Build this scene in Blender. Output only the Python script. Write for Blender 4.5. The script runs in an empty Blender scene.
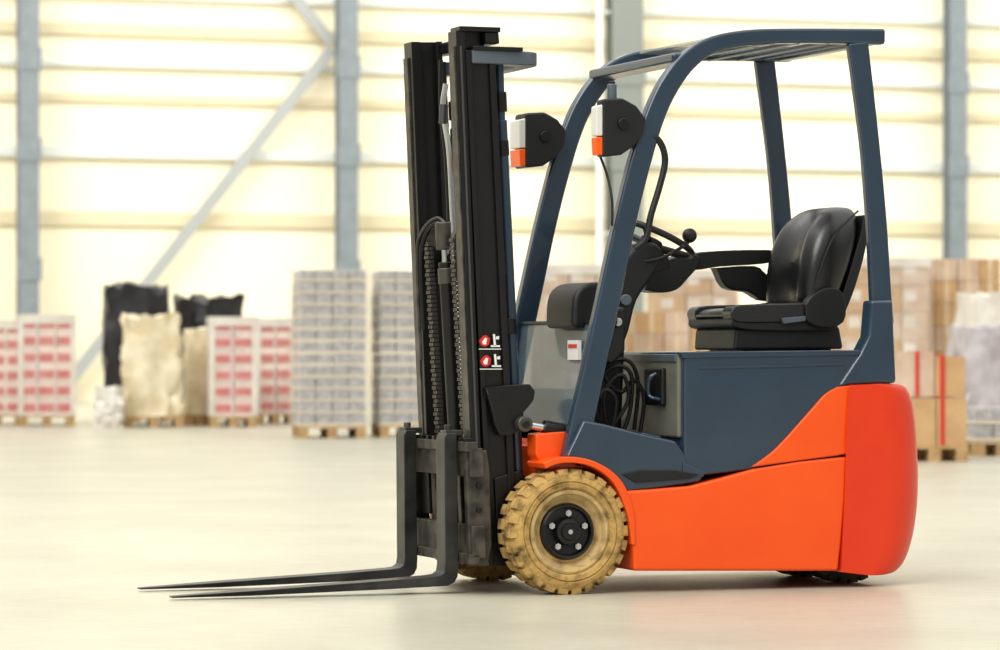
import bpy, bmesh, math, random
from mathutils import Vector, Matrix, noise
random.seed(7)
sc = bpy.context.scene
sc.view_settings.view_transform = 'Standard'
sc.view_settings.look = 'None'

# ------------------------------------------------------------------ basics
def s2l(c):
    c = c/255.0
    return c/12.92 if c <= 0.04045 else ((c+0.055)/1.055)**2.4
def rgb(r, g, b): return (s2l(r), s2l(g), s2l(b), 1)

def mat(name, col, rough=0.5, metal=0.0, col2=None, nscale=6, bump=0.0, bscale=60, coat=0.0, stretch=None, lo=.35, hi=.65, spec=.5):
    m = bpy.data.materials.new(name); m.use_nodes = True
    nt = m.node_tree; b = nt.nodes['Principled BSDF']
    b.inputs['Base Color'].default_value = rgb(*col)
    b.inputs['Roughness'].default_value = rough
    b.inputs['Metallic'].default_value = metal
    b.inputs['Specular IOR Level'].default_value = spec
    b.inputs['Coat Weight'].default_value = coat
    b.inputs['Coat Roughness'].default_value = 0.06
    tc = nt.nodes.new('ShaderNodeTexCoord')
    src = tc.outputs['Object']
    if stretch:
        mp = nt.nodes.new('ShaderNodeMapping'); mp.inputs['Scale'].default_value = stretch
        nt.links.new(src, mp.inputs['Vector']); src = mp.outputs['Vector']
    if col2:
        n = nt.nodes.new('ShaderNodeTexNoise'); n.inputs['Scale'].default_value = nscale
        n.inputs['Detail'].default_value = 6
        r = nt.nodes.new('ShaderNodeValToRGB')
        r.color_ramp.elements[0].position = lo; r.color_ramp.elements[1].position = hi
        r.color_ramp.elements[0].color = rgb(*col); r.color_ramp.elements[1].color = rgb(*col2)
        nt.links.new(src, n.inputs['Vector']); nt.links.new(n.outputs['Fac'], r.inputs['Fac'])
        nt.links.new(r.outputs['Color'], b.inputs['Base Color'])
    if bump > 0:
        n = nt.nodes.new('ShaderNodeTexNoise'); n.inputs['Scale'].default_value = bscale
        n.inputs['Detail'].default_value = 4
        bp = nt.nodes.new('ShaderNodeBump'); bp.inputs['Strength'].default_value = bump
        bp.inputs['Distance'].default_value = 0.01
        nt.links.new(src, n.inputs['Vector']); nt.links.new(n.outputs['Fac'], bp.inputs['Height'])
        nt.links.new(bp.outputs['Normal'], b.inputs['Normal'])
    return m

M = {}
M['orange'] = mat('paint_orange', (240, 84, 10), .34, coat=.3, col2=(236, 78, 8), nscale=3, spec=.3)
M['red'] = mat('paint_orange_shaded', (224, 56, 12), .4, coat=.25, col2=(216, 50, 10), nscale=3, bump=.03, bscale=90, spec=.3)  # counterweight's orange, with its shading put into a redder colour
M['blue'] = mat('paint_slate_blue', (36, 56, 74), .26, coat=.6, col2=(31, 50, 68), nscale=4, spec=.4)
M['black'] = mat('black_steel', (15, 15, 16), .34, col2=(9, 9, 10), nscale=12, spec=.4)
M['steel'] = mat('dark_steel_worn', (80, 75, 67), .42, .2, col2=(38, 35, 32), nscale=16)
M['edge'] = mat('highlight_fitting_steel', (84, 84, 84), .35, .6)  # lighter grey for the painted mast highlights and the hose fitting
M['fork'] = mat('fork_steel', (56, 56, 55), .42, .3, col2=(32, 32, 32), nscale=10)
M['plastic'] = mat('black_plastic', (18, 19, 21), .48, bump=.08, bscale=250, spec=.4)
M['vinyl'] = mat('seat_vinyl', (16, 17, 19), .27, bump=.1, bscale=160, spec=.6)
M['chrome'] = mat('chrome', (205, 208, 210), .15, 1.0)
M['chain'] = mat('chain_steel', (84, 80, 76), .35, .6)
M['grey'] = mat('grey_plate', (92, 104, 114), .4, .2, col2=(80, 90, 100))
M['olive'] = mat('grey_battery_cover', (122, 122, 108), .4, col2=(88, 90, 84), nscale=5)
M['tyre'] = mat('tyre_non_marking', (186, 152, 92), .9, col2=(76, 62, 42), nscale=18, bump=.6, bscale=60, lo=.45, hi=.72, spec=.15)
M['rim'] = mat('rim_cream', (196, 168, 116), .7, col2=(116, 94, 60), nscale=18, spec=.2, lo=.44, hi=.75)
M['tyredark'] = mat('tyre_rear', (84, 74, 54), .8, col2=(52, 46, 38), nscale=12, bump=.3)
M['amber'] = mat('amber_lens', (250, 92, 4), .2)
M['clear'] = mat('clear_lens', (220, 220, 214), .15)
M['white'] = mat('label_white', (228, 228, 225), .5)
M['lred'] = mat('label_red', (200, 34, 26), .5)

def glass(name, col, fac):
    m = bpy.data.materials.new(name); m.use_nodes = True
    nt = m.node_tree; b = nt.nodes['Principled BSDF']
    b.inputs['Base Color'].default_value = rgb(*col); b.inputs['Roughness'].default_value = .1
    t = nt.nodes.new('ShaderNodeBsdfTransparent'); mx = nt.nodes.new('ShaderNodeMixShader')
    mx.inputs[0].default_value = fac
    nt.links.new(t.outputs[0], mx.inputs[1]); nt.links.new(b.outputs[0], mx.inputs[2])
    nt.links.new(mx.outputs[0], nt.nodes['Material Output'].inputs['Surface'])
    return m
M['glass'] = glass('smoked_acrylic', (92, 112, 124), .62)
M['roofglass'] = glass('roof_acrylic', (170, 178, 176), .5)

# ------------------------------------------------------------------ survey frame of the forklift
# The truck stands turned 20 degrees; side-elevation drawing units are converted to metres
# in the truck's own frame (x rearwards, y across, z up) for the lateral plane y.
TH = math.radians(20); C, S = math.cos(TH), math.sin(TH)
OX, DIST, FOC, CH = 0.265, 13.0, 3484.0, 0.914
W = 1.0
def T(u, v, y):
    dx, dz = (u-500)/FOC, (350-v)/FOC
    t = (y + DIST*C - S*OX)/(C - S*dx)
    return Vector((C*(t*dx-OX)+S*(t-DIST), y, CH+t*dz))

root = bpy.data.objects.new('forklift', None)
sc.collection.objects.link(root)
root.location = (OX, 0, 0); root.rotation_euler = (0, 0, TH)

def finish(bm, name, m, bevel=0.0, seg=3, parent=root, smooth=True, ang=35, mats=None):
    bmesh.ops.recalc_face_normals(bm, faces=bm.faces)
    me = bpy.data.meshes.new(name); bm.to_mesh(me); bm.free()
    for mm in (mats or [m]): me.materials.append(mm)
    if smooth:
        me.shade_smooth(); me.set_sharp_from_angle(angle=math.radians(ang))
    o = bpy.data.objects.new(name, me); sc.collection.objects.link(o)
    if parent: o.parent = parent
    if bevel > 0:
        b = o.modifiers.new('b', 'BEVEL'); b.width = bevel; b.segments = seg
        b.limit_method = 'ANGLE'; b.angle_limit = math.radians(30); b.harden_normals = True
    return o

def addpoly(bm, pts, y0, y1, mi=0):
    n = len(pts)
    a = [bm.verts.new((p[0], y0, p[1])) for p in pts]
    b = [bm.verts.new((p[0], y1, p[1])) for p in pts]
    fs = [bm.faces.new(a), bm.faces.new(b[::-1])]
    for i in range(n):
        fs.append(bm.faces.new((a[i], a[(i+1) % n], b[(i+1) % n], b[i])))
    for f in fs: f.material_index = mi

def tr(pts, y): return [(lambda q: (q.x, q.z))(T(p[0], p[1], y)) for p in pts]

def plate(name, uv, y0, y1, m, bevel=.004, yt=None, mirror=False, seg=3):
    pts = tr(uv, y0 if yt is None else yt)
    bm = bmesh.new(); addpoly(bm, pts, y0, y1)
    if mirror: addpoly(bm, pts, W-y0, W-y1)
    return finish(bm, name, M[m], bevel, seg)

def catmull(pts, n=8):
    out = []
    for i in range(len(pts)-1):
        p0 = pts[max(i-1, 0)]; p1 = pts[i]; p2 = pts[i+1]; p3 = pts[min(i+2, len(pts)-1)]
        for k in range(n):
            t = k/n
            out.append([0.5*((2*b)+(-a+c)*t+(2*a-5*b+4*c-d)*t*t+(-a+3*b-3*c+d)*t**3)
                        for a, b, c, d in zip(p0, p1, p2, p3)])
    out.append(list(pts[-1]))
    return out

def strip_outline(pts, n=6):
    c = catmull(pts, n); L = []; R = []
    for i, p in enumerate(c):
        q0 = c[max(i-1, 0)]; q1 = c[min(i+1, len(c)-1)]
        dx, dy = q1[0]-q0[0], q1[1]-q0[1]; l = math.hypot(dx, dy)
        nx, ny = -dy/l, dx/l; h = p[2]/2
        L.append((p[0]+nx*h, p[1]+ny*h)); R.append((p[0]-nx*h, p[1]-ny*h))
    return L+R[::-1]

def strip(name, cpts, y0, y1, m, bevel=.01, mirror=False, yt=None):
    o = strip_outline(cpts); n = len(o)//2
    pts = tr(o, y0 if yt is None else yt)
    bm = bmesh.new()
    for (a, b) in ([(y0, y1), (W-y0, W-y1)] if mirror else [(y0, y1)]):
        rings = []
        for i in range(n):
            l = pts[i]; r = pts[2*n-1-i]
            rings.append([bm.verts.new((l[0], a, l[1])), bm.verts.new((r[0], a, r[1])),
                          bm.verts.new((r[0], b, r[1])), bm.verts.new((l[0], b, l[1]))])
        for i in range(n-1):
            for k in range(4):
                bm.faces.new((rings[i][k], rings[i][(k+1) % 4], rings[i+1][(k+1) % 4], rings[i+1][k]))
        bm.faces.new(rings[0]); bm.faces.new(rings[-1])
    return finish(bm, name, M[m], bevel, 4)

def boxbm(bm, x0, x1, y0, y1, z0, z1, mi=0):
    vs = [bm.verts.new((x, y, z)) for x in (x0, x1) for y in (y0, y1) for z in (z0, z1)]
    for f in ((0, 1, 3, 2), (4, 6, 7, 5), (0, 4, 5, 1), (2, 3, 7, 6), (0, 2, 6, 4), (1, 5, 7, 3)):
        bm.faces.new([vs[i] for i in f]).material_index = mi
def box(name, x0, x1, y0, y1, z0, z1, m, bevel=.004):
    bm = bmesh.new(); boxbm(bm, x0, x1, y0, y1, z0, z1); return finish(bm, name, M[m], bevel)

def cylbm(bm, p0, p1, r, n=20, r2=None, mi=0):
    p0, p1 = Vector(p0), Vector(p1); d = (p1-p0); L = d.length
    mtx = Matrix.Translation((p0+p1)/2) @ d.to_track_quat('Z', 'Y').to_matrix().to_4x4()
    r_ = bmesh.ops.create_cone(bm, cap_ends=True, segments=n, radius1=r, radius2=r if r2 is None else r2, depth=L, matrix=mtx)
    for v in r_['verts']:
        for f in v.link_faces: f.material_index = mi
def cyl(name, p0, p1, r, m, bevel=.0, n=24, r2=None):
    bm = bmesh.new(); cylbm(bm, p0, p1, r, n, r2); return finish(bm, name, M[m], bevel)

def tube(name, pts, r, m, n=8, closed=False, seg=10):
    P = [Vector(p) for p in (catmull([tuple(p) for p in pts], n) if n > 1 else pts)]
    bm = bmesh.new(); rings = []; up = None
    N = len(P)
    for i, p in enumerate(P):
        if closed: t = (P[(i+1) % N]-P[i-1]).normalized()
        else: t = (P[min(i+1, N-1)]-P[max(i-1, 0)]).normalized()
        if up is None:
            up = Vector((0, 1, 0)) if abs(t.y) < .9 else Vector((1, 0, 0))
        a = (up - t*up.dot(t)).normalized(); up = a; b = t.cross(a)
        rings.append([bm.verts.new(p+a*r*math.cos(q*2*math.pi/seg)+b*r*math.sin(q*2*math.pi/seg)) for q in range(seg)])
    for i in range(N if closed else N-1):
        for k in range(seg):
            j = (i+1) % N
            bm.faces.new((rings[i][k], rings[i][(k+1) % seg], rings[j][(k+1) % seg], rings[j][k]))
    if not closed: bm.faces.new(rings[0]); bm.faces.new(rings[-1])
    return finish(bm, name, M[m], 0)

# ------------------------------------------------------------------ wheels
def lathe(bm, prof, cx, cz, ybase, sgn, n=64, cap0=False, cap1=False):
    rings = []
    for (r, y) in prof:
        rings.append([bm.verts.new((cx+r*math.cos(a*2*math.pi/n), ybase+sgn*y, cz+r*math.sin(a*2*math.pi/n))) for a in range(n)])
    for i in range(len(rings)-1):
        for k in range(n):
            bm.faces.new((rings[i][k], rings[i][(k+1) % n], rings[i+1][(k+1) % n], rings[i+1][k]))
    if cap1: bm.faces.new(rings[-1])
    if cap0: bm.faces.new(rings[0])

def wheel(prefix, cx, R, ybase, sgn, width, tm, rm):
    k = R/.235
    bm = bmesh.new()
    lathe(bm, [(.15*k, .03), (.156*k, .022), (.162*k, .012), (.166*k, .004), (.182*k, .0), (.186*k, .006), (.190*k, .0), (.208*k, .003), (.219*k, .012), (.225*k, .03),
               (.225*k, width-.03), (.218*k, width-.01), (.2*k, width), (.15*k, width)], cx, R, ybase, sgn, cap1=True)
    N = 26
    for i in range(N):
        for half in (0, 1):
            a = (i+.5*half)*2*math.pi/N; da = 2*math.pi/N*.35
            y0, y1 = (.004, width*.47) if half == 0 else (width*.53, width-.004)
            vs = []
            for (r, yy0, yy1) in ((.212*k, y0, y1), (.235*k, y0+.008*(1-half), y1-.008*half)):
                for aa in (a-da, a, a+da):
                    for yy in (yy0, yy1):
                        vs.append(bm.verts.new((cx+r*math.cos(aa), ybase+sgn*yy, R+r*math.sin(aa))))
            for f in ((6, 7, 9, 8), (8, 9, 11, 10), (0, 2, 8, 6), (2, 4, 10, 8), (1, 7, 9, 3), (3, 9, 11, 5), (0, 6, 7, 1), (4, 5, 11, 10)):
                bm.faces.new([vs[j] for j in f])
    finish(bm, prefix+'_tyre', M[tm], 0)
    bm = bmesh.new()
    lathe(bm, [(.158*k, .03), (.158*k, .014), (.150*k, .010), (.143*k, .012), (.137*k, .036), (.118*k, .052), (.108*k, .048), (.1*k, .06), (.1*k, .1)], cx, R, ybase, sgn, cap1=True)
    finish(bm, prefix+'_rim', M[rm], 0)
    bm = bmesh.new()
    lathe(bm, [(.106*k, .055), (.105*k, .032), (.099*k, .026), (.092*k, .028), (.086*k, .046), (.052*k, .05), (.047*k, .022), (.034*k, .018), (.03*k, .010), (.02*k, .008)], cx, R, ybase, sgn, 48, cap1=True)
    finish(bm, prefix+'_hub', M['black'], 0)
    bm = bmesh.new()
    for i in range(5):
        a = i*2*math.pi/5+.3
        x, z = cx+.069*k*math.cos(a), R+.069*k*math.sin(a)
        cylbm(bm, (x, ybase+sgn*.05, z), (x, ybase+sgn*.026, z), .0125*k, 6)
        cylbm(bm, (x, ybase+sgn*.05, z), (x, ybase+sgn*.016, z), .0065*k, 10)
    cylbm(bm, (cx, ybase+sgn*.02, R), (cx, ybase+sgn*.003, R), .009*k, 12)
    finish(bm, prefix+'_nuts', M['chrome'], 0)

wheel('front_wheel_near', 0.0, .235, 0.0, 1, .17, 'tyre', 'rim')
wheel('front_wheel_far', 0.0, .235, W, -1, .17, 'tyre', 'rim')
xr = T(850, 560, .24).x
wheel('rear_wheel_near', xr, .2, .24, 1, .15, 'tyredark', 'tyredark')
wheel('rear_wheel_far', xr, .2, .76, -1, .15, 'tyredark', 'tyredark')
cyl('front_axle', (0, .12, .235), (0, .88, .235), .06, 'black')
cyl('rear_axle', (xr, .3, .2), (xr, .7, .2), .04, 'black')
box('rear_steer_housing', xr-.08, xr+.08, .44, .56, .15, .5, 'black')

# ------------------------------------------------------------------ counterweight and body
def loft(name, prof, m, R=.2, y0=.0, y1=W, zs=.0, bevel=.006):
    xs = min(p[0] for p in prof); xe = max(p[0] for p in prof)
    zc = sum(p[1] for p in prof)/len(prof)
    ys = []
    for k in range(9):
        a = k/8*math.pi/2; ys.append(R-R*math.cos(a) if k else 0)
    stations = [y0+e for e in ys]+[y0+(y1-y0)*.35, y0+(y1-y0)*.5, y0+(y1-y0)*.65]+[y1-e for e in ys[::-1]]
    bm = bmesh.new(); rings = []
    for y in stations:
        e = min(y-y0, y1-y)
        k = R-math.sqrt(max(0, R*R-(R-e)**2)) if e < R else 0
        ring = []
        for (x, z) in prof:
            w = max(0, (x-xs)/(xe-xs))
            ring.append(bm.verts.new((x-k*w, y, zc+(z-zc)*(1-zs*k/R))))
        rings.append(ring)
    n = len(prof)
    for i in range(len(rings)-1):
        for k in range(n):
            bm.faces.new((rings[i][k], rings[i][(k+1) % n], rings[i+1][(k+1) % n], rings[i+1][k]))
    bm.faces.new(rings[0]); bm.faces.new(rings[-1])
    return finish(bm, name, M[m], bevel, 3, ang=40)

f_side = tr([(841, 572), (843, 545), (847, 500), (850, 455), (853, 415), (858, 385)], .005)
rear = catmull([(880, 384), (900, 384), (910, 391), (916, 410), (919, 440), (920.5, 475), (919.5, 505), (915, 535), (907, 558), (897, 570), (887, 573)], 3)
r_side = [(p[0]+.014, p[1]) for p in tr(rear, .12)]
loft('counterweight', f_side+r_side, 'red', R=.22)

plate('chassis_side_panel', catmull([(634, 571), (633, 545), (630, 515), (625, 491)], 4)[:-1] +
      [(625, 491), (655, 489), (690, 486), (722, 478), (754, 469), (800, 461.5), (847.5, 456.5), (845.5, 500), (841.5, 545), (838.5, 571)],
      .008, W-.008, 'orange', .012)
tri = catmull([(752, 467), (775, 450), (800, 423), (815, 406), (826, 394), (838, 387)], 3) + [(855, 385), (851, 415), (848, 454)]
bm = bmesh.new(); pts = tr(tri, .01)
addpoly(bm, pts, .01, .1); addpoly(bm, pts, W-.01, W-.1)
finish(bm, 'chassis_upper_panel', M['orange'], .006)

plate('battery_cover', [(684, 353)] + [(858, 351), (868, 356), (880, 366), (893, 386), (880, 420), (840, 458), (752, 470), (700, 476), (684, 470)],
      .022, W-.022, 'blue', .014)
plate('battery_cover_lip', [(682, 352), (860, 350), (862, 355), (682, 358)], .016, W-.016, 'blue', .004)
strip('side_crease', [(700, 368, 2), (790, 366, 2), (845, 364, 2)], .018, .03, 'blue', .001)
plate('side_step_edge', [(683, 462), (704, 472), (704, 477), (683, 474)], .014, .03, 'blue', .003)
xb = T(684, 400, .022).x
box('battery_hood_front', xb-.014, xb+.01, .05, W-.05, T(684, 438, .02).z, T(684, 354, .02).z, 'olive', .01)
box('hood_front_rib', xb-.022, xb, .06, W-.06, T(684, 362, .02).z, T(684, 354, .02).z, 'grey', .005)
box('hood_latch_base', xb-.035, xb-.01, .16, .34, T(684, 406, .1).z, T(684, 368, .1).z, 'plastic', .01)
tube('hood_latch', [(xb-.03, .18, T(684, 400, .1).z), (xb-.06, .22, T(684, 396, .1).z), (xb-.06, .22, T(684, 380, .1).z), (xb-.03, .22, T(684, 374, .1).z)], .008, 'blue')

# overhead guard
near_front = [(576, 459, 24), (585, 415, 23), (596, 365, 22), (612, 290, 22), (627, 220, 21), (642, 160, 21), (656, 116, 20), (670, 86, 20), (689, 61, 19), (713, 45, 17), (748, 37.5, 16), (800, 35.5, 15), (886, 36.5, 16)]
strip('guard_side_rail', near_front, .045, .1, 'blue', .012, mirror=True)
strip('guard_rear_post', [(859, 42, 20), (865, 90, 19), (872, 150, 18), (878, 220, 19), (882, 290, 20), (884, 325, 22)], .045, .085, 'blue', .01, mirror=True)
plate('guard_post_foot', [(872, 300), (893.5, 300), (895, 340), (897, 383), (857, 385), (838, 387), (848, 372), (860, 354), (869, 336)], .012, .1, 'blue', .014, mirror=True)
def crossbar(name, u, v, h, d, m='blue', ya=.06, yb=.94, bev=.008):
    p = T(u, v, .07)
    return box(name, p.x-d/2, p.x+d/2, ya, yb, p.z-h/2, p.z+h/2, m, bev)
crossbar('roof_front_beam', 684, 58, .04, .1, bev=.014)
crossbar('roof_rear_beam', 874, 38, .05, .05)
for i, u in enumerate((738, 768, 798, 828, 852)):
    crossbar('roof_bar_%d' % (i+1), u, 42, .018, .014)
pa, pb = T(722, 40, .07), T(880, 40, .07)
box('roof_panel', pa.x, pb.x, .1, .9, pb.z-.008, pb.z+.002, 'roofglass', .002)

# sills, floor and front cowl
plate('side_sill', [(584, 420), (604, 424), (640, 433), (676, 441), (686, 455), (692, 470), (706, 474), (700, 482), (660, 488), (628, 492), (612, 474), (588, 462), (566, 458)],
      .02, .13, 'blue', .012, mirror=True)
plate('step_recess', [(640, 432), (660, 436), (662, 470), (640, 470)], .1, .2, 'blue', .008, yt=.12, mirror=True)
plate('sill_tread', [(622, 474), (640, 470), (676, 470), (700, 474), (690, 479), (636, 483)], .012, .03, 'plastic', .004, mirror=True)
plate('cab_floor', [(575, 446), (690, 446), (690, 470), (580, 466)], .06, W-.06, 'plastic', .004)
plate('chassis_front', [(535, 446), (560, 440), (606, 462), (632, 490), (634, 560), (600, 545), (545, 540)], .19, W-.19, 'orange', .008)
plate('chassis_belly', [(600, 480), (850, 480), (850, 556), (640, 558)], .1, W-.1, 'black', .004, yt=.1)
plate('front_bracket', [(536, 434), (572, 430), (590, 448), (588, 468), (545, 470), (536, 455)], .1, .2, 'orange', .008, mirror=True)
ring = [(545, 466, 6), (558, 461, 6), (575, 460, 6), (593, 464, 6), (610, 474, 7), (621, 487, 8), (628, 503, 8), (632, 520, 6), (634, 545, 4)]
strip('mudguard', ring, .0, .19, 'orange', .005, mirror=True)
a0, a1 = T(581, 427, .1), T(596, 322, .1)
bm = bmesh.new()
vs = [bm.verts.new(p) for p in ((a0.x, .1, a0.z), (a1.x, .1, a1.z), (a1.x, .9, a1.z), (a0.x, .9, a0.z),
                                 (a0.x+.008, .1, a0.z), (a1.x+.008, .1, a1.z), (a1.x+.008, .9, a1.z), (a0.x+.008, .9, a0.z))]
for f in ((0, 1, 2, 3), (7, 6, 5, 4), (0, 4, 5, 1), (1, 5, 6, 2), (2, 6, 7, 3), (3, 7, 4, 0)): bm.faces.new([vs[i] for i in f])
finish(bm, 'front_screen', M['glass'], 0)
tube('front_screen_frame', [(a1.x, .1, a1.z), (a1.x, .9, a1.z)], .008, 'plastic', 1)
tube('front_screen_sill', [(a0.x, .1, a0.z), (a0.x, .9, a0.z)], .01, 'plastic', 1)
box('heater_block', a0.x+.03, a0.x+.13, .35, .85, a0.z-.02, a0.z+.14, 'grey', .02)
q0 = T(590, 360, .1); sx = a0.x+(a1.x-a0.x)*((q0.z-a0.z)/(a1.z-a0.z))
box('screen_label', sx-.012, sx+.002, .2, .31, q0.z, q0.z+.075, 'white', 0)
box('screen_label_band', sx-.014, sx+.0, .21, .3, q0.z+.045, q0.z+.06, 'lred', 0)
tube('headlamp_cable', [T(600, 156, .08), T(607, 175, .07), T(612, 200, .04), T(612, 226, .035)], .005, 'plastic')

# dash, steering column, steering wheel
plate('dash_hump', catmull([(573, 328), (574, 300), (582, 286), (598, 282), (614, 288), (620, 306), (622, 328)], 3), .2, .5, 'plastic', .02)
plate('dash_lower', [(588, 318), (626, 306), (626, 352), (612, 365), (596, 356)], .22, .62, 'plastic', .015)
plate('steering_column_cover', catmull([(606, 345), (612, 300), (622, 264), (638, 246), (656, 243), (664, 256), (654, 276), (638, 300), (630, 330), (622, 352)], 3), .4, .56, 'plastic', .02)
plate('column_pedestal', [(602, 340), (626, 340), (622, 446), (596, 446)], .42, .6, 'plastic', .02)
plate('dash_display', [(648, 262), (668, 256), (672, 268), (652, 274)], .56, .7, 'plastic', .006, yt=.56)
cyl('column_adjust_knob', T(626, 300, .4), T(626, 300, .36), .022, 'grey', .005)
cyl('ignition_switch', T(618, 322, .22), T(618, 322, .2), .016, 'chrome', .003)
tube('column_switch', [T(640, 262, .42), T(662, 258, .36), T(684, 246, .3)], .007, 'plastic')
cen = T(653, 238, .5); ax = Vector((.42, 0, .91)).normalized(); e1 = Vector((0, 1, 0)); e2 = ax.cross(e1)
tube('steering_wheel_rim', [cen+(e1*math.cos(t)+e2*math.sin(t))*.165 for t in [i*2*math.pi/40 for i in range(40)]], .013, 'plastic', 1, True)
cyl('steering_wheel_hub', cen-ax*.06, cen-ax*.005, .045, 'plastic', .008)
for i, a in enumerate((.4, 2.5, 4.7)):
    tube('steering_wheel_spoke_%d' % (i+1), [cen-ax*.03, cen+(e1*math.cos(a)+e2*math.sin(a))*.16], .012, 'plastic', 1)
sgn = -1 if e2.x < 0 else 1
kp = cen-e1*.13+e2*.1*sgn
kp = cen+(kp-cen)*.92
cyl('steering_knob_stem', kp, kp+ax*.04, .011, 'plastic')
bm = bmesh.new(); bmesh.ops.create_uvsphere(bm, u_segments=20, v_segments=12, radius=.029, matrix=Matrix.Translation(kp+ax*.05))
finish(bm, 'steering_knob', M['plastic'])
for i, y in enumerate((.5, .68)):
    p = T(612, 425, y)
    bm = bmesh.new(); boxbm(bm, -.05, .05, y-.04, y+.04, -.008, .008)
    bmesh.ops.rotate(bm, verts=bm.verts, matrix=Matrix.Rotation(math.radians(40), 3, 'Y'), cent=(0, y, 0))
    bmesh.ops.translate(bm, verts=bm.verts, vec=(p.x, 0, p.z))
    finish(bm, 'pedal_%d' % (i+1), M['plastic'], .004)
for i, (pp, y) in enumerate((([(600, 430), (596, 395), (606, 372), (622, 366), (632, 378), (630, 410), (622, 436)], .3),
                             ([(608, 435), (604, 400), (612, 380), (624, 376), (628, 400), (614, 425)], .26),
                             ([(596, 420), (600, 385), (612, 362), (630, 362), (638, 385), (634, 430)], .36),
                             ([(592, 410), (604, 390), (616, 400), (612, 430)], .22),
                             ([(598, 366), (610, 385), (622, 392), (634, 380), (644, 398), (640, 432)], .32))):
    tube('hose_%d' % (i+1), [T(u, v, y) for u, v in pp], .008, 'plastic')

yh = .07
tube('grab_handle', [T(643, 140, yh), T(654, 137, .055), T(662, 146, .05), T(665, 162, .05), T(660, 185, .05), T(651, 215, .05), T(646, 238, .055), T(634, 249, yh)], .013, 'plastic')

# indicator lamps (housing, clear and amber lens, knob, bracket)
def lamp(pref, ya, yb, yt, far):
    s = 1 if yb > ya else -1
    hs = tr([(602, 99), (622, 98), (636, 106), (645, 118), (643, 134), (634, 146), (621, 155), (602, 157)], .04)
    bm = bmesh.new(); addpoly(bm, hs, ya, yb); finish(bm, pref+'_housing', M['plastic'], .01)
    hs = tr([(596, 106), (604, 104), (604, 136), (596, 136)], .04)
    bm = bmesh.new(); addpoly(bm, hs, ya+s*.008, yb-s*.008); finish(bm, pref+'_clear_lens', M['clear'], .006)
    hs = tr([(596, 137), (604, 137), (604, 155), (597, 155)], .04)
    bm = bmesh.new(); addpoly(bm, hs, ya+s*.008, yb-s*.008); finish(bm, pref+'_amber_lens', M['amber'], .005)
    p = T(622, 124, .04)
    yn = min(ya, yb)
    cyl(pref+'_knob', (p.x, yn-.012, p.z), (p.x, yn+.01, p.z), .022, 'black', .004)
    p0, p1 = T(635, 125, .07), T(654, 122, .07)
    yy = .07 if ya < .5 else .93
    cyl(pref+'_bracket', (p0.x, yy, p0.z), (p1.x, yy, p1.z), .014, 'plastic')
lamp('lamp_near', .03, .1, .03, False)
lamp('lamp_far', .99, .86, .03, True)
p = T(612, 92, .08); cyl('beacon_stub', (p.x, .08, p.z-.035), (p.x, .08, p.z+.03), .018, 'grey', .004)
cyl('beacon_stub_cap', (p.x, .08, p.z+.03), (p.x, .08, p.z+.04), .012, 'plastic', .002)

# ------------------------------------------------------------------ seat
sy0, sy1 = .29, .73
plate('seat_base', [(738, 328), (842, 326), (846, 349), (736, 350)], sy0+.02, sy1-.02, 'plastic', .012, yt=sy0)
plate('seat_suspension', [(748, 340), (838, 338), (838, 354), (748, 354)], sy0+.06, sy1-.06, 'black', .004, yt=sy0)
plate('seat_pan', catmull([(733, 318), (734, 327), (760, 331), (820, 331), (838, 327), (842, 312)], 3), sy0, sy1, 'plastic', .015)
cush = catmull([(731, 313), (736, 306), (760, 304), (800, 303), (826, 299), (838, 306), (836, 318), (800, 322), (745, 323), (733, 320)], 3)
plate('seat_cushion_near_bolster', cush, sy0-.005, sy0+.09, 'vinyl', .022, seg=5)
plate('seat_cushion_far_bolster', cush, sy1-.085, sy1+.005, 'vinyl', .022, yt=sy0, seg=5)
cm = catmull([(731, 316), (738, 309), (765, 307), (800, 306), (826, 303), (834, 318), (745, 323)], 3)
plate('seat_cushion_middle', cm, sy0+.085, sy1-.08, 'vinyl', .014, yt=sy0, seg=4)
def backrest():
    secs = [
        (804, 312, 842, .205), (803, 292, 848, .215), (804, 272, 856, .222), (807, 252, 862, .222),
        (813, 234, 867, .212), (823, 218, 869, .19), (834, 209, 867, .155), (846, 205, 861, .11)]
    yc = (sy0+sy1)/2; bm = bmesh.new(); rings = []
    K = 28
    for (uf, v, ub, hw) in secs:
        f = T(uf, v, sy0); b = T(ub, v, sy0); d = b.x-f.x; cx = (f.x+b.x)/2
        r = []
        for k in range(K):
            a = 2*math.pi*k/K; ca, sa = math.cos(a), math.sin(a)
            y = hw*math.copysign(abs(sa)**.55, sa); xx = d/2*math.copysign(abs(ca)**.6, ca)
            if xx < 0: xx += .055*max(0, 1-(y/(hw*.62))**2)*min(1, d/.12)
            r.append(bm.verts.new((cx+xx, yc+y, f.z)))
        rings.append(r)
    for i in range(len(rings)-1):
        for k in range(K): bm.faces.new((rings[i][k], rings[i][(k+1) % K], rings[i+1][(k+1) % K], rings[i+1][k]))
    bm.faces.new(rings[0]); bm.faces.new(rings[-1])
    o = finish(bm, 'backrest', M['vinyl'], 0, ang=80)
    s = o.modifiers.new('s', 'SUBSURF'); s.levels = 2; s.render_levels = 2
backrest()
for i, (u, v, hw) in enumerate(((822, 284, .12), (824, 262, .12), (830, 242, .115))):
    p = T(u, v, sy0); yc = (sy0+sy1)/2
    cyl('backrest_rib_%d' % (i+1), (p.x-.012, yc-hw, p.z), (p.x-.012, yc+hw, p.z), .022, 'vinyl', .008)
tube('backrest_piping', [T(812, 300, sy0-.006), T(820, 270, sy0-.01), T(832, 240, sy0-.008), T(846, 222, sy0+.012), T(858, 211, sy0+.05)], .004, 'plastic')
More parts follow.
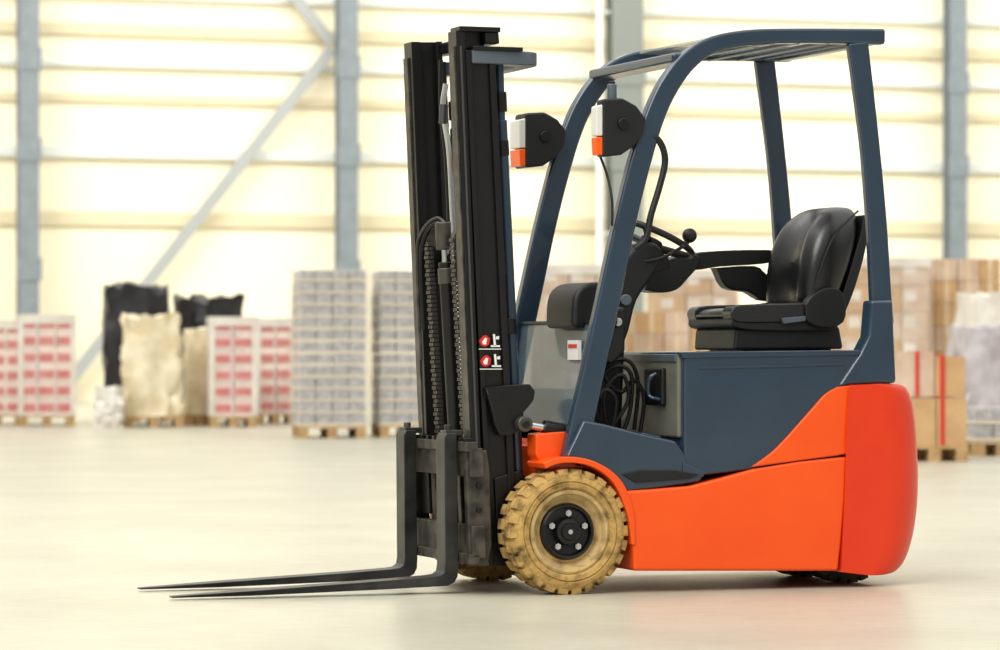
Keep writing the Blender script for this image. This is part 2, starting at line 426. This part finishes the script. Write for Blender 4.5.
plate('backrest_shell', catmull([(868, 214), (872, 227), (869, 250), (861, 280), (852, 305), (842, 325), (836, 322), (846, 295), (856, 262), (864, 235)], 3), sy0+.03, sy1-.03, 'plastic', .006, yt=sy0)
plate('seat_hinge_cover', catmull([(806, 305), (812, 296), (826, 288), (840, 290), (846, 302), (844, 322), (826, 328), (808, 322), (806, 305)], 3), sy0-.02, sy0+.03, 'plastic', .008)
plate('seat_hinge_lever', [(782, 318), (806, 316), (806, 321), (784, 324)], sy0-.02, sy0, 'grey', .003)
ya = .78
plate('armrest_pad', catmull([(688, 262), (692, 254), (715, 251), (760, 250), (773, 252), (774, 259), (760, 264), (715, 267), (692, 270), (688, 262)], 3), ya-.04, ya+.06, 'plastic', .012, yt=ya)
plate('lever_console', catmull([(640, 290), (645, 275), (660, 262), (678, 256), (694, 256), (694, 266), (684, 278), (672, 290), (655, 293), (640, 290)], 3), ya-.05, ya+.07, 'plastic', .012, yt=ya)
plate('armrest_mechanism', catmull([(714, 268), (752, 266), (764, 274), (782, 284), (784, 300), (760, 300), (745, 292), (724, 288), (714, 268)], 3), ya-.03, ya+.04, 'plastic', .01, yt=ya)
plate('armrest_bracket', [(756, 292), (790, 290), (790, 340), (776, 340), (770, 302), (756, 300)], ya-.02, ya+.02, 'plastic', .006, yt=ya)
for i, y in enumerate((.75, .78, .81)):
    p = T(664, 258, y); q = T(660, 244, y)
    tube('mini_lever_%d' % (i+1), [p, q], .006, 'plastic', 1)

# ------------------------------------------------------------------ mast
def quadbar(name, tl, tr_, br, bl, y0, y1, m, mirror=True, bevel=.003, yt=None):
    return plate(name, [tl, tr_, br, bl], y0, y1, m, bevel, yt, mirror)
quadbar('mast_outer_web', (468, 50), (494, 50), (517, 566), (489, 566), .195, .215, 'black')
quadbar('mast_outer_front_flange', (466, 50), (471, 50), (494, 566), (489, 566), .18, .26, 'black')
quadbar('mast_outer_rear_flange', (489, 50), (495, 50), (519, 566), (512, 566), .18, .26, 'black')
quadbar('mast_inner_web', (458, 30), (487, 30), (505, 520), (477, 520), .235, .255, 'black', yt=.2)
quadbar('mast_inner_front_flange', (456, 30), (465, 30), (484, 520), (475, 520), .19, .285, 'black', yt=.19)
quadbar('mast_front_highlight', (454.5, 46), (457.5, 46), (474, 440), (471, 440), .2, .25, 'steel', yt=.19, bevel=.001)  # lighter strip paints a highlight down the mast front
quadbar('mast_side_highlight', (459.5, 46), (461.5, 46), (480, 500), (478, 500), .187, .195, 'edge', yt=.19, bevel=.0005)  # thin light strip, a painted highlight along the mast edge
quadbar('mast_inner_rear_flange', (481, 30), (487, 30), (505, 520), (499, 520), .235, .285, 'black', yt=.2)
def xbar(name, tl, tr_, br, bl, y0, y1, m, bevel=.006): return plate(name, [tl, tr_, br, bl], y0, y1, m, bevel, .2)
xbar('mast_inner_top_tie', (484, 32), (498, 32), (499, 44), (485, 44), .19, .81, 'black')
box('mast_inner_cap', T(458, 30, .2).x, T(499, 30, .2).x, .18, .29, T(480, 32, .2).z, T(480, 27, .2).z, 'black', .003)
xbar('mast_low_tie', (500, 488), (514, 488), (516, 530), (502, 530), .2, .8, 'black')
xbar('mast_mid_tie', (495, 250), (505, 250), (507, 275), (497, 275), .2, .8, 'black')
z0 = T(480, 64, .2).z; z1 = T(480, 50, .2).z; xa = T(470, 55, .2).x; xc = T(533, 55, .3).x
bm = bmesh.new()
plan = catmull([(xa, .17), (xa+.09, .175), (xc-.07, .19), (xc-.02, .22), (xc, .3), (xc, .7), (xc-.02, .78), (xc-.07, .81), (xa+.09, .825), (xa, .83)], 3)
inn = [(xa+.0, .77), (xa+.1, .76), (xc-.09, .72), (xc-.06, .66), (xc-.06, .34), (xc-.09, .28), (xa+.1, .24), (xa, .23)]
poly = [tuple(p[:2]) for p in plan]+inn
va = [bm.verts.new((x, y, z0)) for x, y in poly]; vb = [bm.verts.new((x, y, z1)) for x, y in poly]
bm.faces.new(va); bm.faces.new(vb[::-1])
for i in range(len(poly)):
    j = (i+1) % len(poly); bm.faces.new((va[i], va[j], vb[j], vb[i]))
finish(bm, 'mast_top_bow', M['grey'], .006)
box('mast_top_cap', xa, xa+.2, .165, .26, z1-.004, z1+.012, 'black', .003)

for nm, y in (('near', .24), ('far', .76)):
    P = lambda u, v: (T(u, v, .24).x, y, T(u, v, .24).z)
    cyl('lift_cylinder_'+nm, P(501, 120), P(521, 545), .023, 'blue', .004)
    cyl('lift_rod_'+nm, P(499, 62), P(501, 125), .017, 'blue')
    cyl('lift_cylinder_gland_'+nm, P(500, 92), P(500.7, 112), .025, 'black', .004)
    cyl('lift_cylinder_collar_'+nm, P(501.5, 140), P(502.5, 156), .027, 'black', .004)
    cyl('lift_cylinder_clamp_'+nm, P(508, 318), P(509, 334), .03, 'black', .004)
P5 = lambda u, v, y=.5: T(u, v, y)
cyl('free_lift_cylinder', P5(446, 262), P5(462, 540), .03, 'black', .004)
cyl('free_lift_rod', P5(444, 225), P5(446, 268), .014, 'chrome')
cyl('free_lift_head', P5(444, 222), P5(445.5, 250), .036, 'steel', .006)
cyl('free_lift_gland', P5(446.5, 268), P5(447.5, 284), .035, 'chain', .004)
tube('hydraulic_hose', [T(446, 84, .42), T(443, 110, .42), T(449, 150, .42), T(452, 200, .42), T(455, 262, .42)], .011, 'chrome')
cyl('hydraulic_hose_fitting', T(444, 104, .42), T(443, 124, .42), .017, 'edge', .003)
tube('hydraulic_hose_inner', [T(441, 60, .5), T(441, 110, .5), T(446, 160, .5), T(449, 225, .5)], .008, 'black')
tube('hydraulic_hose_loop', [T(424, 330, .64), T(421, 262, .64), T(426, 234, .62), T(438, 223, .58), T(446, 232, .52)], .009, 'black')
tube('hydraulic_hose_loop_outer', [T(421, 360, .66), T(417, 258, .66), T(423, 230, .64), T(438, 218, .58), T(449, 230, .5)], .007, 'steel')
for nm, y, us in (('near', .37, 457), ('far', .64, 431)):
    p = T(us, 238, y)
    cyl('chain_sheave_'+nm, (p.x+.02, y-.02, p.z), (p.x+.02, y+.02, p.z), .04, 'steel', .004)
    bm = bmesh.new()
    t0, t1 = T(us-3, 240, y), T(us+9, 440, y)
    n = 46
    for k in range(n+1):
        q = t0.lerp(t1, k/n)
        for off in (-.016, 0, .016):
            boxbm(bm, q.x-.013+(.004 if k % 2 else 0), q.x+.013, y+off-.005, y+off+.005, q.z-.007, q.z+.006)
        cylbm(bm, (q.x, y-.024, q.z), (q.x, y+.024, q.z), .007, 8)
    finish(bm, 'lift_chain_'+nm, M['chain'], 0)
    cyl('chain_anchor_'+nm, (t1.x, y, t1.z-.07), (t1.x, y, t1.z+.02), .012, 'chrome')

for i, v in enumerate((341, 361)):
    def lab(nm, uv, d, m):
        a = tr([(p[0]+i, p[1]*.85+v) for p in uv], .178)
        bm = bmesh.new(); addpoly(bm, a, .179-d, .181); finish(bm, nm+'_%d' % (i+1), M[m], 0)
    lab('warning_symbol', [(479, 0), (483, -6), (486, -7), (490, -3), (489, 4), (485, 7), (481, 5)], .002, 'lred')
    lab('warning_figure', [(482, 1), (485, -4), (487, -3), (486, 4), (483, 4)], .003, 'white')
    lab('warning_bar', [(493, -8), (495, -8), (496, 6), (494, 6)], .002, 'white')
    lab('warning_fork', [(491, 5), (500, 5), (500, 7), (491, 7)], .002, 'white')
    lab('warning_tick', [(496, -5), (499, -6), (499, -2), (496, -2)], .002, 'white')
    lab('warning_line', [(479, 9), (501, 9), (501, 10), (479, 10)], .002, 'white')

plate('mast_mount', catmull([(486, 388), (530, 384), (534, 400), (524, 412), (520, 430), (500, 436), (492, 410), (486, 388)], 2), .15, .18, 'black', .005, mirror=True)
plate('mast_pivot_bracket', [(494, 478), (520, 470), (552, 505), (552, 545), (512, 562), (498, 548)], .185, .24, 'black', .006, mirror=True)
for nm, y in (('near', .13), ('far', .87)):
    g = lambda u, v: (T(u, v, .13).x, y, T(u, v, .13).z)
    cyl('tilt_rod_'+nm, g(520, 423), g(545, 428), .015, 'chrome')
    cyl('tilt_cylinder_'+nm, g(543, 427), g(600, 438), .028, 'black', .004)
    a = T(524, 424, .13)
    cyl('tilt_clevis_'+nm, (a.x, y-.02, a.z), (a.x, y+.05, a.z), .03, 'chain', .006)
    cyl('tilt_pin_'+nm, (a.x, y-.03, a.z), (a.x, y+.05, a.z), .014, 'black', .003)

# ------------------------------------------------------------------ carriage and forks
def span(name, uv, ya_, yb_, m, yt=.26, bevel=.004): return plate(name, uv, ya_, yb_, m, bevel, yt)
span('carriage_upper_bar', [(456, 447), (469, 447), (470, 476), (457, 476)], .1, .9, 'steel')
span('carriage_upper_hook', [(453, 441), (464, 441), (464, 451), (453, 451)], .1, .9, 'steel')
span('carriage_lower_bar', [(458, 524), (471, 524), (472, 556), (459, 556)], .1, .9, 'steel')
span('carriage_lower_hook', [(455, 552), (466, 552), (466, 562), (455, 562)], .1, .9, 'steel')
plate('carriage_side_plate', [(466, 452), (487, 450), (490, 470), (492, 545), (488, 566), (470, 566)], .125, .165, 'steel', .006, mirror=True)
plate('carriage_inner_plate', [(464, 440), (490, 440), (496, 560), (470, 566)], .33, .37, 'steel', .005, mirror=True, yt=.26)
bm = bmesh.new()
for v in (462, 486, 510, 532, 552):
    for yy in (.12, W-.12):
        p = T(479, v, .12); cylbm(bm, (p.x, yy-.008, p.z), (p.x, yy+.008, p.z), .011, 12)
finish(bm, 'carriage_bolts', M['black'], .002)
span('carriage_mid_rib', [(461, 474), (470, 474), (472, 532), (463, 532)], .45, .55, 'steel')
bm = bmesh.new(); p = T(457, 440, .26)
for k in range(11):
    y = .14+k*.072; boxbm(bm, p.x-.014, p.x+.014, y-.014, y+.014, p.z-.008, p.z+.01)
finish(bm, 'carriage_notches', M['black'], .002)

def fork(pref, yc):
    h = .05; yt = .21
    xt = T(174, 594, yt).x; xh = T(458, 580, yt).x
    s0, s1 = T(444.5, 433, yt), T(457, 433, yt)
    top = s0.z
    prof = [(xt, .008), (xt, .014), (xt+.3, .030), (xh-.25, .057), (xh-.10, .066), (xh-.07, .070), (xh-.054, .082), (xh-.050, .108)]
    prof += [(s0.x, top-.02), (s0.x+.01, top), (s1.x, top), (xh+.002, .10), (xh, .066), (xh-.012, .044), (xh-.04, .030), (xh-.3, .022), (xt+.3, .011)]
    bm = bmesh.new(); n = len(prof); L = []; R = []
    for (x, z) in prof:
        w = h
        if x < xt+.25: w = h*(.45+.55*(x-xt)/.25)
        L.append(bm.verts.new((x, yc-w, z))); R.append(bm.verts.new((x, yc+w, z)))
    bm.faces.new(L); bm.faces.new(R[::-1])
    for i in range(n):
        j = (i+1) % n; bm.faces.new((L[i], L[j], R[j], R[i]))
    finish(bm, pref, M['fork'], .003)
    box(pref+'_hook', s0.x+.01, s0.x+.08, yc-.035, yc+.035, top-.012, top+.01, 'fork', .004)
    cyl(pref+'_lock_pin', (s0.x+.03, yc, top), (s0.x+.03, yc, top+.03), .014, 'steel', .003)
fork('fork_near', .26); fork('fork_far', .74)

# ------------------------------------------------------------------ warehouse
def solo(name, bm, mats, smooth=False, loc=(0, 0, 0), rz=0, bevel=0):
    o = finish(bm, name, None, bevel, 2, None, smooth, 40, mats)
    o.location = loc; o.rotation_euler = (0, 0, rz); return o
mf = mat('concrete_floor', (172, 168, 150), .34, col2=(190, 187, 170), nscale=.9, bump=.05, bscale=30, lo=.3, hi=.7)
nt = mf.node_tree; b = nt.nodes['Principled BSDF']; old = b.inputs['Base Color'].links[0].from_socket
tcn = nt.nodes.new('ShaderNodeTexCoord'); mp = nt.nodes.new('ShaderNodeMapping'); mp.inputs['Scale'].default_value = (3, 8, 1)
n2 = nt.nodes.new('ShaderNodeTexNoise'); n2.inputs['Scale'].default_value = 2.2; n2.inputs['Detail'].default_value = 14; n2.inputs['Roughness'].default_value = .8
r2 = nt.nodes.new('ShaderNodeValToRGB'); r2.color_ramp.elements[0].position = .34; r2.color_ramp.elements[1].position = .56
r2.color_ramp.elements[0].color = (.80, .79, .76, 1); r2.color_ramp.elements[1].color = (1, 1, 1, 1)
mxn = nt.nodes.new('ShaderNodeMixRGB'); mxn.blend_type = 'MULTIPLY'; mxn.inputs[0].default_value = 1
nt.links.new(tcn.outputs['Object'], mp.inputs['Vector']); nt.links.new(mp.outputs['Vector'], n2.inputs['Vector'])
nt.links.new(n2.outputs['Fac'], r2.inputs['Fac']); nt.links.new(old, mxn.inputs[1]); nt.links.new(r2.outputs['Color'], mxn.inputs[2])
nt.links.new(mxn.outputs['Color'], b.inputs['Base Color'])
mw = mat('cream_wall_panel', (253, 245, 220), .7, col2=(252, 242, 212), nscale=.3)
bm = bmesh.new(); boxbm(bm, -60, 60, -40, 75, -.2, 0); solo('floor', bm, [mf])
WR = math.radians(18); wc = Vector((0, 50, 0)); wd = Vector((math.cos(WR), math.sin(WR), 0)); wn = Vector((math.sin(WR), -math.cos(WR), 0))
bm = bmesh.new(); boxbm(bm, -45, 45, 0, .3, 0, 14)
solo('wall_back', bm, [mw], loc=wc, rz=WR)
mg = mat('girt_white', (222, 225, 220), .5); mt = mat('girt_shade_beige', (222, 210, 176), .6)  # white for girts; beige bars stand in for shade bands along the wall
mc = mat('column_grey', (132, 141, 146), .5, col2=(122, 131, 136)); mc2 = mat('column_green_grey', (128, 134, 128), .5)
for i, (z, h, m_, d) in enumerate(((6.5, .2, mt, .07), (5.9, .11, mg, .1), (5.3, .14, mt, .05), (4.35, .18, mg, .1), (3.2, .24, mt, .05), (7.1, .12, mg, .1))):
    bm = bmesh.new(); boxbm(bm, -44, 44, -d-.02, -.02, z-h/2, z+h/2); solo('trim_%d' % (i+1), bm, [m_], loc=wc, rz=WR)
def column(s, w, m_, off=.7, pipe=False):
    bm = bmesh.new()
    boxbm(bm, -w/2, w/2, -.02, .02, 0, 13); boxbm(bm, -w/2, w/2, -.32, -.28, 0, 13); boxbm(bm, -.02, .02, -.28, -.02, 0, 13)
    boxbm(bm, -w/2-.08, w/2+.08, -.4, .08, 0, .03)
    for z in (2.3, 4.35, 5.9): boxbm(bm, -w/2-.04, w/2+.04, -.34, -.32, z-.2, z+.2)
    if pipe:
        cylbm(bm, (-w/2-.2, -.2, .05), (-w/2-.2, -.2, 13), .07, 16, mi=1)
        for z in (1, 3, 5, 7): boxbm(bm, -w/2-.2, -w/2, -.22, -.18, z, z+.05, 1)
    solo('steel_column', bm, [m_, mg], loc=wc+wd*s+wn*(off-.3), rz=WR)
for s, w, m_ in ((-8.7, .34, mc), (-3.03, .34, mc), (2.2, .6, mc2), (8.77, .34, mc), (14.5, .34, mc), (-14.4, .34, mc)):
    column(s, w, m_, pipe=(m_ is mc2))
mbr = mat('brace_grey', (168, 172, 170), .5)
def brace(s0, z0, s1, z1):
    bm = bmesh.new(); a = Vector((s0, -.28, z0)); b = Vector((s1, -.28, z1)); d = (b-a).normalized(); n = Vector((-d.z, 0, d.x))*.1
    vs = [bm.verts.new(q+o) for o in (Vector((0, -.03, 0)), Vector((0, .03, 0))) for q in (a-n, a+n, b+n, b-n)]
    for f in ((0, 1, 2, 3), (7, 6, 5, 4), (0, 4, 5, 1), (1, 5, 6, 2), (2, 6, 7, 3), (3, 7, 4, 0)): bm.faces.new([vs[i] for i in f])
    solo('diagonal_brace', bm, [mbr], loc=wc, rz=WR)
brace(-8.1, .15, -3.22, 6.25); brace(-3.22, 6.35, -6.8, 10.5)

wood = mat('pallet_wood', (198, 166, 116), .8, col2=(170, 136, 90), nscale=8)
tan = mat('carton_tan', (206, 168, 122), .75, col2=(190, 152, 108), nscale=4)
tan2 = mat('carton_light', (226, 206, 176), .75, col2=(208, 184, 148), nscale=5)
brn = mat('carton_brown', (192, 160, 134), .75, col2=(216, 194, 174), nscale=3)
film = mat('stretch_film_white', (236, 232, 224), .3, col2=(214, 206, 194), nscale=4, bump=.4, bscale=8)
cream = mat('stretch_film_cream', (238, 228, 200), .35, col2=(216, 200, 162), nscale=5, bump=.6, bscale=7)
blk = mat('black_film', (26, 26, 29), .35, col2=(44, 44, 48), nscale=6, bump=.6, bscale=7)
pink = mat('packs_red', (192, 70, 68), .5, col2=(210, 122, 116), nscale=7)
pinkl = mat('packs_pink', (234, 208, 202), .45, col2=(240, 226, 220), nscale=6)
cans = mat('cans_silver', (190, 188, 190), .4, .1, col2=(150, 148, 152), nscale=16)
tray = mat('tray_card', (226, 212, 188), .7)
redt = mat('red_tape', (206, 54, 44), .4)
greyf = mat('film_grey', (200, 194, 196), .3, col2=(160, 150, 154), nscale=5, bump=.4, bscale=9)
wrap = glass('clear_stretch_wrap', (240, 236, 228), .16)

def pallet(bm, w, d, mi):
    for k in range(3):
        x = -w/2+(w-.1)*k/2
        boxbm(bm, x, x+.1, -d/2, d/2, 0, .02, mi)
        for y in (-d/2, -.05, d/2-.1): boxbm(bm, x, x+.1, y, y+.1, .02, .1, mi)
    for k in range(5):
        y = -d/2+(d-.1)*k/4; boxbm(bm, -w/2, w/2, y, y+.1, .1, .13, mi)
def wrapshell(bm, w, d, z0, z1, mi):
    N = 10
    per = [(-w/2, -d/2), (w/2, -d/2), (w/2, d/2), (-w/2, d/2)]
    pts = []
    for q in range(4):
        a, b = per[q], per[(q+1) % 4]
        for k in range(N): pts.append((a[0]+(b[0]-a[0])*k/N, a[1]+(b[1]-a[1])*k/N))
    rows = []
    for r in range(15):
        z = z0+(z1-z0)*r/14
        rows.append([bm.verts.new((x*(1+.012*noise.noise(Vector((x*6, y*6, z*5)))), y*(1+.012*noise.noise(Vector((y*6, x*6, z*5)))), z)) for x, y in pts])
    for r in range(14):
        for k in range(len(pts)):
            j = (k+1) % len(pts); bm.faces.new((rows[r][k], rows[r][j], rows[r+1][j], rows[r+1][k])).material_index = mi
def stack(name, X, Y, w, d, h, kind, rz=.14, nx=3, nz=6, ny=3):
    bm = bmesh.new(); pallet(bm, w, d, 0); z0 = .13; H_ = h-z0
    cw, cd, chh = w/nx, d/ny, H_/nz
    for k in range(nz):
        for i in range(nx):
            for j in range(ny):
                if 0 < i < nx-1 and 0 < j < ny-1 and k < nz-1: continue
                x0 = -w/2+i*cw+random.uniform(.002, .012); y0_ = -d/2+j*cd+random.uniform(.002, .012); zz = z0+k*chh
                if kind == 'cartons':
                    boxbm(bm, x0, x0+cw-.014, y0_, y0_+cd-.014, zz, zz+chh-.006, random.choice((1, 2)))
                    boxbm(bm, x0+cw/2-.03, x0+cw/2+.02, y0_-.002, y0_+cd-.01, zz-.0, zz+chh-.004, 3)
                elif kind == 'wrappedtop':
                    boxbm(bm, x0, x0+cw-.014, y0_, y0_+cd-.014, zz, zz+chh-.008, random.choice((1, 1, 2)))
                    boxbm(bm, x0+.02, x0+cw*.5, y0_-.003, y0_+cd-.01, zz+chh*.4, zz+chh*.8, 3)
                elif kind == 'cans':
                    boxbm(bm, x0-.004, x0+cw-.004, y0_-.004, y0_+cd-.004, zz, zz+chh*.2, 2)
                    boxbm(bm, x0, x0+cw-.012, y0_, y0_+cd-.012, zz+chh*.2, zz+chh*.93, 1)
                    for q in range(3):
                        xx = x0+(q+.5)*(cw-.012)/3
                        cylbm(bm, (xx, y0_+.012, zz+chh*.2), (xx, y0_+.012, zz+chh*.9), cw/7, 10, mi=1)
                else:
                    boxbm(bm, x0, x0+cw-.012, y0_, y0_+cd-.012, zz, zz+chh-.01, 2)
                    boxbm(bm, x0+.03*cw, x0+cw*.85, y0_-.008, y0_+cd-.004, zz+chh*.22, zz+chh*.72, 1)
    if kind in ('packs', 'wrappedtop'):
        boxbm(bm, -w/2-.01, w/2+.01, -d/2-.01, d/2+.01, h-.1, h+.01, 3)
        if kind == 'packs':
            for q in range(2): boxbm(bm, -w/2-.012+q*(w-.04), -w/2+.05+q*(w-.04), -d/2-.014, d/2, z0, h, 3)
    if kind != 'cartons': wrapshell(bm, w+.06, d+.06, .1, h+.012, 4)
    ms = {'cartons': [wood, tan, brn, tan2], 'cans': [wood, cans, tray, tray], 'packs': [wood, pink, pinkl, film], 'wrappedtop': [wood, brn, tan, film]}[kind]+[wrap]
    return solo(name, bm, ms, loc=(X, Y, 0), rz=rz)
def lump(name, X, Y, w, d, h, m_, rz=.14, amp=.04, seed=0, pl=True):
    bm = bmesh.new(); zb = .13 if pl else .0
    bmesh.ops.create_cube(bm, size=1)
    bmesh.ops.subdivide_edges(bm, edges=bm.edges, cuts=9, use_grid_fill=True)
    for v in bm.verts:
        x, y, z = v.co; t = z+.5
        k = 1-.07*t*t-.05*(1-t)
        c = math.hypot(x, y)
        f = 1 if c < .5 else 1-(c-.5)*.35
        n = noise.noise(Vector((x*4, y*4, z*6+seed*5)))*amp+noise.noise(Vector((x*9, y*9, z*15+seed)))*amp*.5
        v.co = Vector((x*w*k*f+n*(1 if x > 0 else -1), y*d*k*f+n*(1 if y > 0 else -1), zb+t*(h-zb)+(n*1.5 if t > .9 else 0)))
        if v.co.z < zb: v.co.z = zb
    for f in bm.faces: f.material_index = 1
    if pl: pallet(bm, w, d, 0)
    return solo(name, bm, [wood, m_], True, (X, Y, 0), rz)

stack('pallet_of_red_packs', -6.18, 29.9, .6, .8, 1.27, 'packs')
stack('pallet_of_red_packs', -5.49, 29.2, .66, .8, 1.33, 'packs')
lump('black_wrapped_pallet_load', -4.66, 31.6, .84, .8, 1.72, blk, seed=1, amp=.08)
lump('cream_wrapped_pallet_load', -4.15, 28.6, .7, .7, 1.3, cream, seed=2, amp=.08)
lump('plastic_wrapped_bundle', -4.6, 28.0, .32, .3, .46, film, seed=5, amp=.05, pl=False)
lump('black_wrapped_pallet_load', -3.78, 32.2, .92, .8, 1.56, blk, seed=3, amp=.1)
lump('cream_wrapped_pallet_load', -3.68, 29.6, .36, .6, 1.15, cream, seed=4)
stack('pallet_of_red_packs', -3.22, 28.8, .54, .7, 1.3, 'packs', nx=2)
stack('pallet_of_red_packs', -2.83, 30.6, .48, .7, 1.3, 'packs', nx=2)
stack('pallet_of_canned_goods', -1.80, 23.6, .70, .9, 1.75, 'cans', nz=13, nx=4)
stack('pallet_of_canned_goods', -1.00, 23.9, .64, .9, 1.75, 'cans', nz=13, nx=4)
stack('pallet_of_cartons', .85, 26.0, .9, .9, 1.85, 'wrappedtop', nz=6)
stack('pallet_of_cartons', 1.95, 27.0, .9, .9, 1.35, 'cartons', nz=5)
lump('cream_wrapped_pallet_load', 3.0, 27.5, .9, .9, 1.3, film, seed=8)
stack('pallet_of_cartons', 2.4, 30.5, 1.0, .9, 1.9, 'wrappedtop', nz=6)
stack('pallet_of_cartons', 4.45, 28.0, 1.0, .9, 1.98, 'wrappedtop', nz=6)
stack('pallet_of_cartons', 5.5, 28.8, .8, .9, 2.0, 'cartons', nz=7)
lump('film_wrapped_pallet_load', 5.25, 24.0, .7, .9, 1.5, film, seed=9)
lump('grey_wrapped_pallet_load', 4.45, 19.0, .6, .7, 1.12, greyf, seed=10)
stack('pallet_of_cartons', 6.1, 25.6, .8, .9, 2.0, 'wrappedtop', nz=6)
stack('pallet_of_canned_goods', 4.3, 17.4, .5, .6, .42, 'cans', nz=2)
bm = bmesh.new(); pallet(bm, .56, .6, 0)
boxbm(bm, -.27, .01, -.28, .28, .13, .52, 1); boxbm(bm, .02, .27, -.28, .28, .13, .52, 1)
boxbm(bm, -.26, .0, -.27, .27, .53, .9, 2); boxbm(bm, .01, .26, -.27, .27, .53, .86, 1)
boxbm(bm, .05, .085, -.29, .0, .13, .87, 3); boxbm(bm, -.16, -.13, -.285, .0, .53, .905, 3)
solo('pallet_of_taped_cartons', bm, [wood, tan, brn, redt], loc=(3.53, 15.9, 0), rz=.14)

# ------------------------------------------------------------------ light: world gradient shaped for contrast, bright overhead, dimmer around; lamps and sun
w = bpy.data.worlds.new('world'); sc.world = w; w.use_nodes = True
nt = w.node_tree; bg = nt.nodes['Background']
tc = nt.nodes.new('ShaderNodeTexCoord'); sp = nt.nodes.new('ShaderNodeSeparateXYZ'); rp = nt.nodes.new('ShaderNodeValToRGB')
rp.color_ramp.elements[0].position = .0; rp.color_ramp.elements[0].color = (.36, .35, .33, 1)
rp.color_ramp.elements[1].position = .75; rp.color_ramp.elements[1].color = (1.6, 1.58, 1.5, 1)
e = rp.color_ramp.elements.new(.22); e.color = (.44, .43, .41, 1)
nt.links.new(tc.outputs['Generated'], sp.inputs[0]); nt.links.new(sp.outputs['Z'], rp.inputs['Fac']); nt.links.new(rp.outputs['Color'], bg.inputs['Color'])
bg.inputs[1].default_value = 1.05
def area(name, loc, rot, sx, sy, e, col=(1, .985, .94)):
    l = bpy.data.lights.new(name, 'AREA'); l.shape = 'RECTANGLE'; l.size = sx; l.size_y = sy; l.energy = e; l.color = col
    o = bpy.data.objects.new(name, l); sc.collection.objects.link(o); o.location = loc; o.rotation_euler = rot
area('skylight_lamp', (-3, 1, 8), (0, 0, 0), 5, 12, 480)
area('back_wall_fill', (0, 40, 11), (math.radians(50), 0, WR), 40, 5, 2300)  # fill lamp added to brighten the back wall
sl = bpy.data.lights.new('soft_sun', 'SUN'); sl.energy = 1.5; sl.angle = math.radians(30); sl.color = (1, .98, .93)  # broad sun lamp from the upper left, behind the camera
so = bpy.data.objects.new('soft_sun', sl); sc.collection.objects.link(so)
so.rotation_euler = Vector((.35, .62, -.55)).to_track_quat('-Z', 'Y').to_euler()

# ------------------------------------------------------------------ camera
cd = bpy.data.cameras.new('camera'); cd.sensor_width = 36; cd.lens = FOC*36/1000; cd.shift_y = .025
cd.clip_end = 300
cd.dof.use_dof = True; cd.dof.focus_distance = 13.1; cd.dof.aperture_fstop = 3.8
cam = bpy.data.objects.new('camera', cd); sc.collection.objects.link(cam)
cam.location = (0, -DIST, CH); cam.rotation_euler = (math.pi/2, 0, 0)
sc.camera = cam
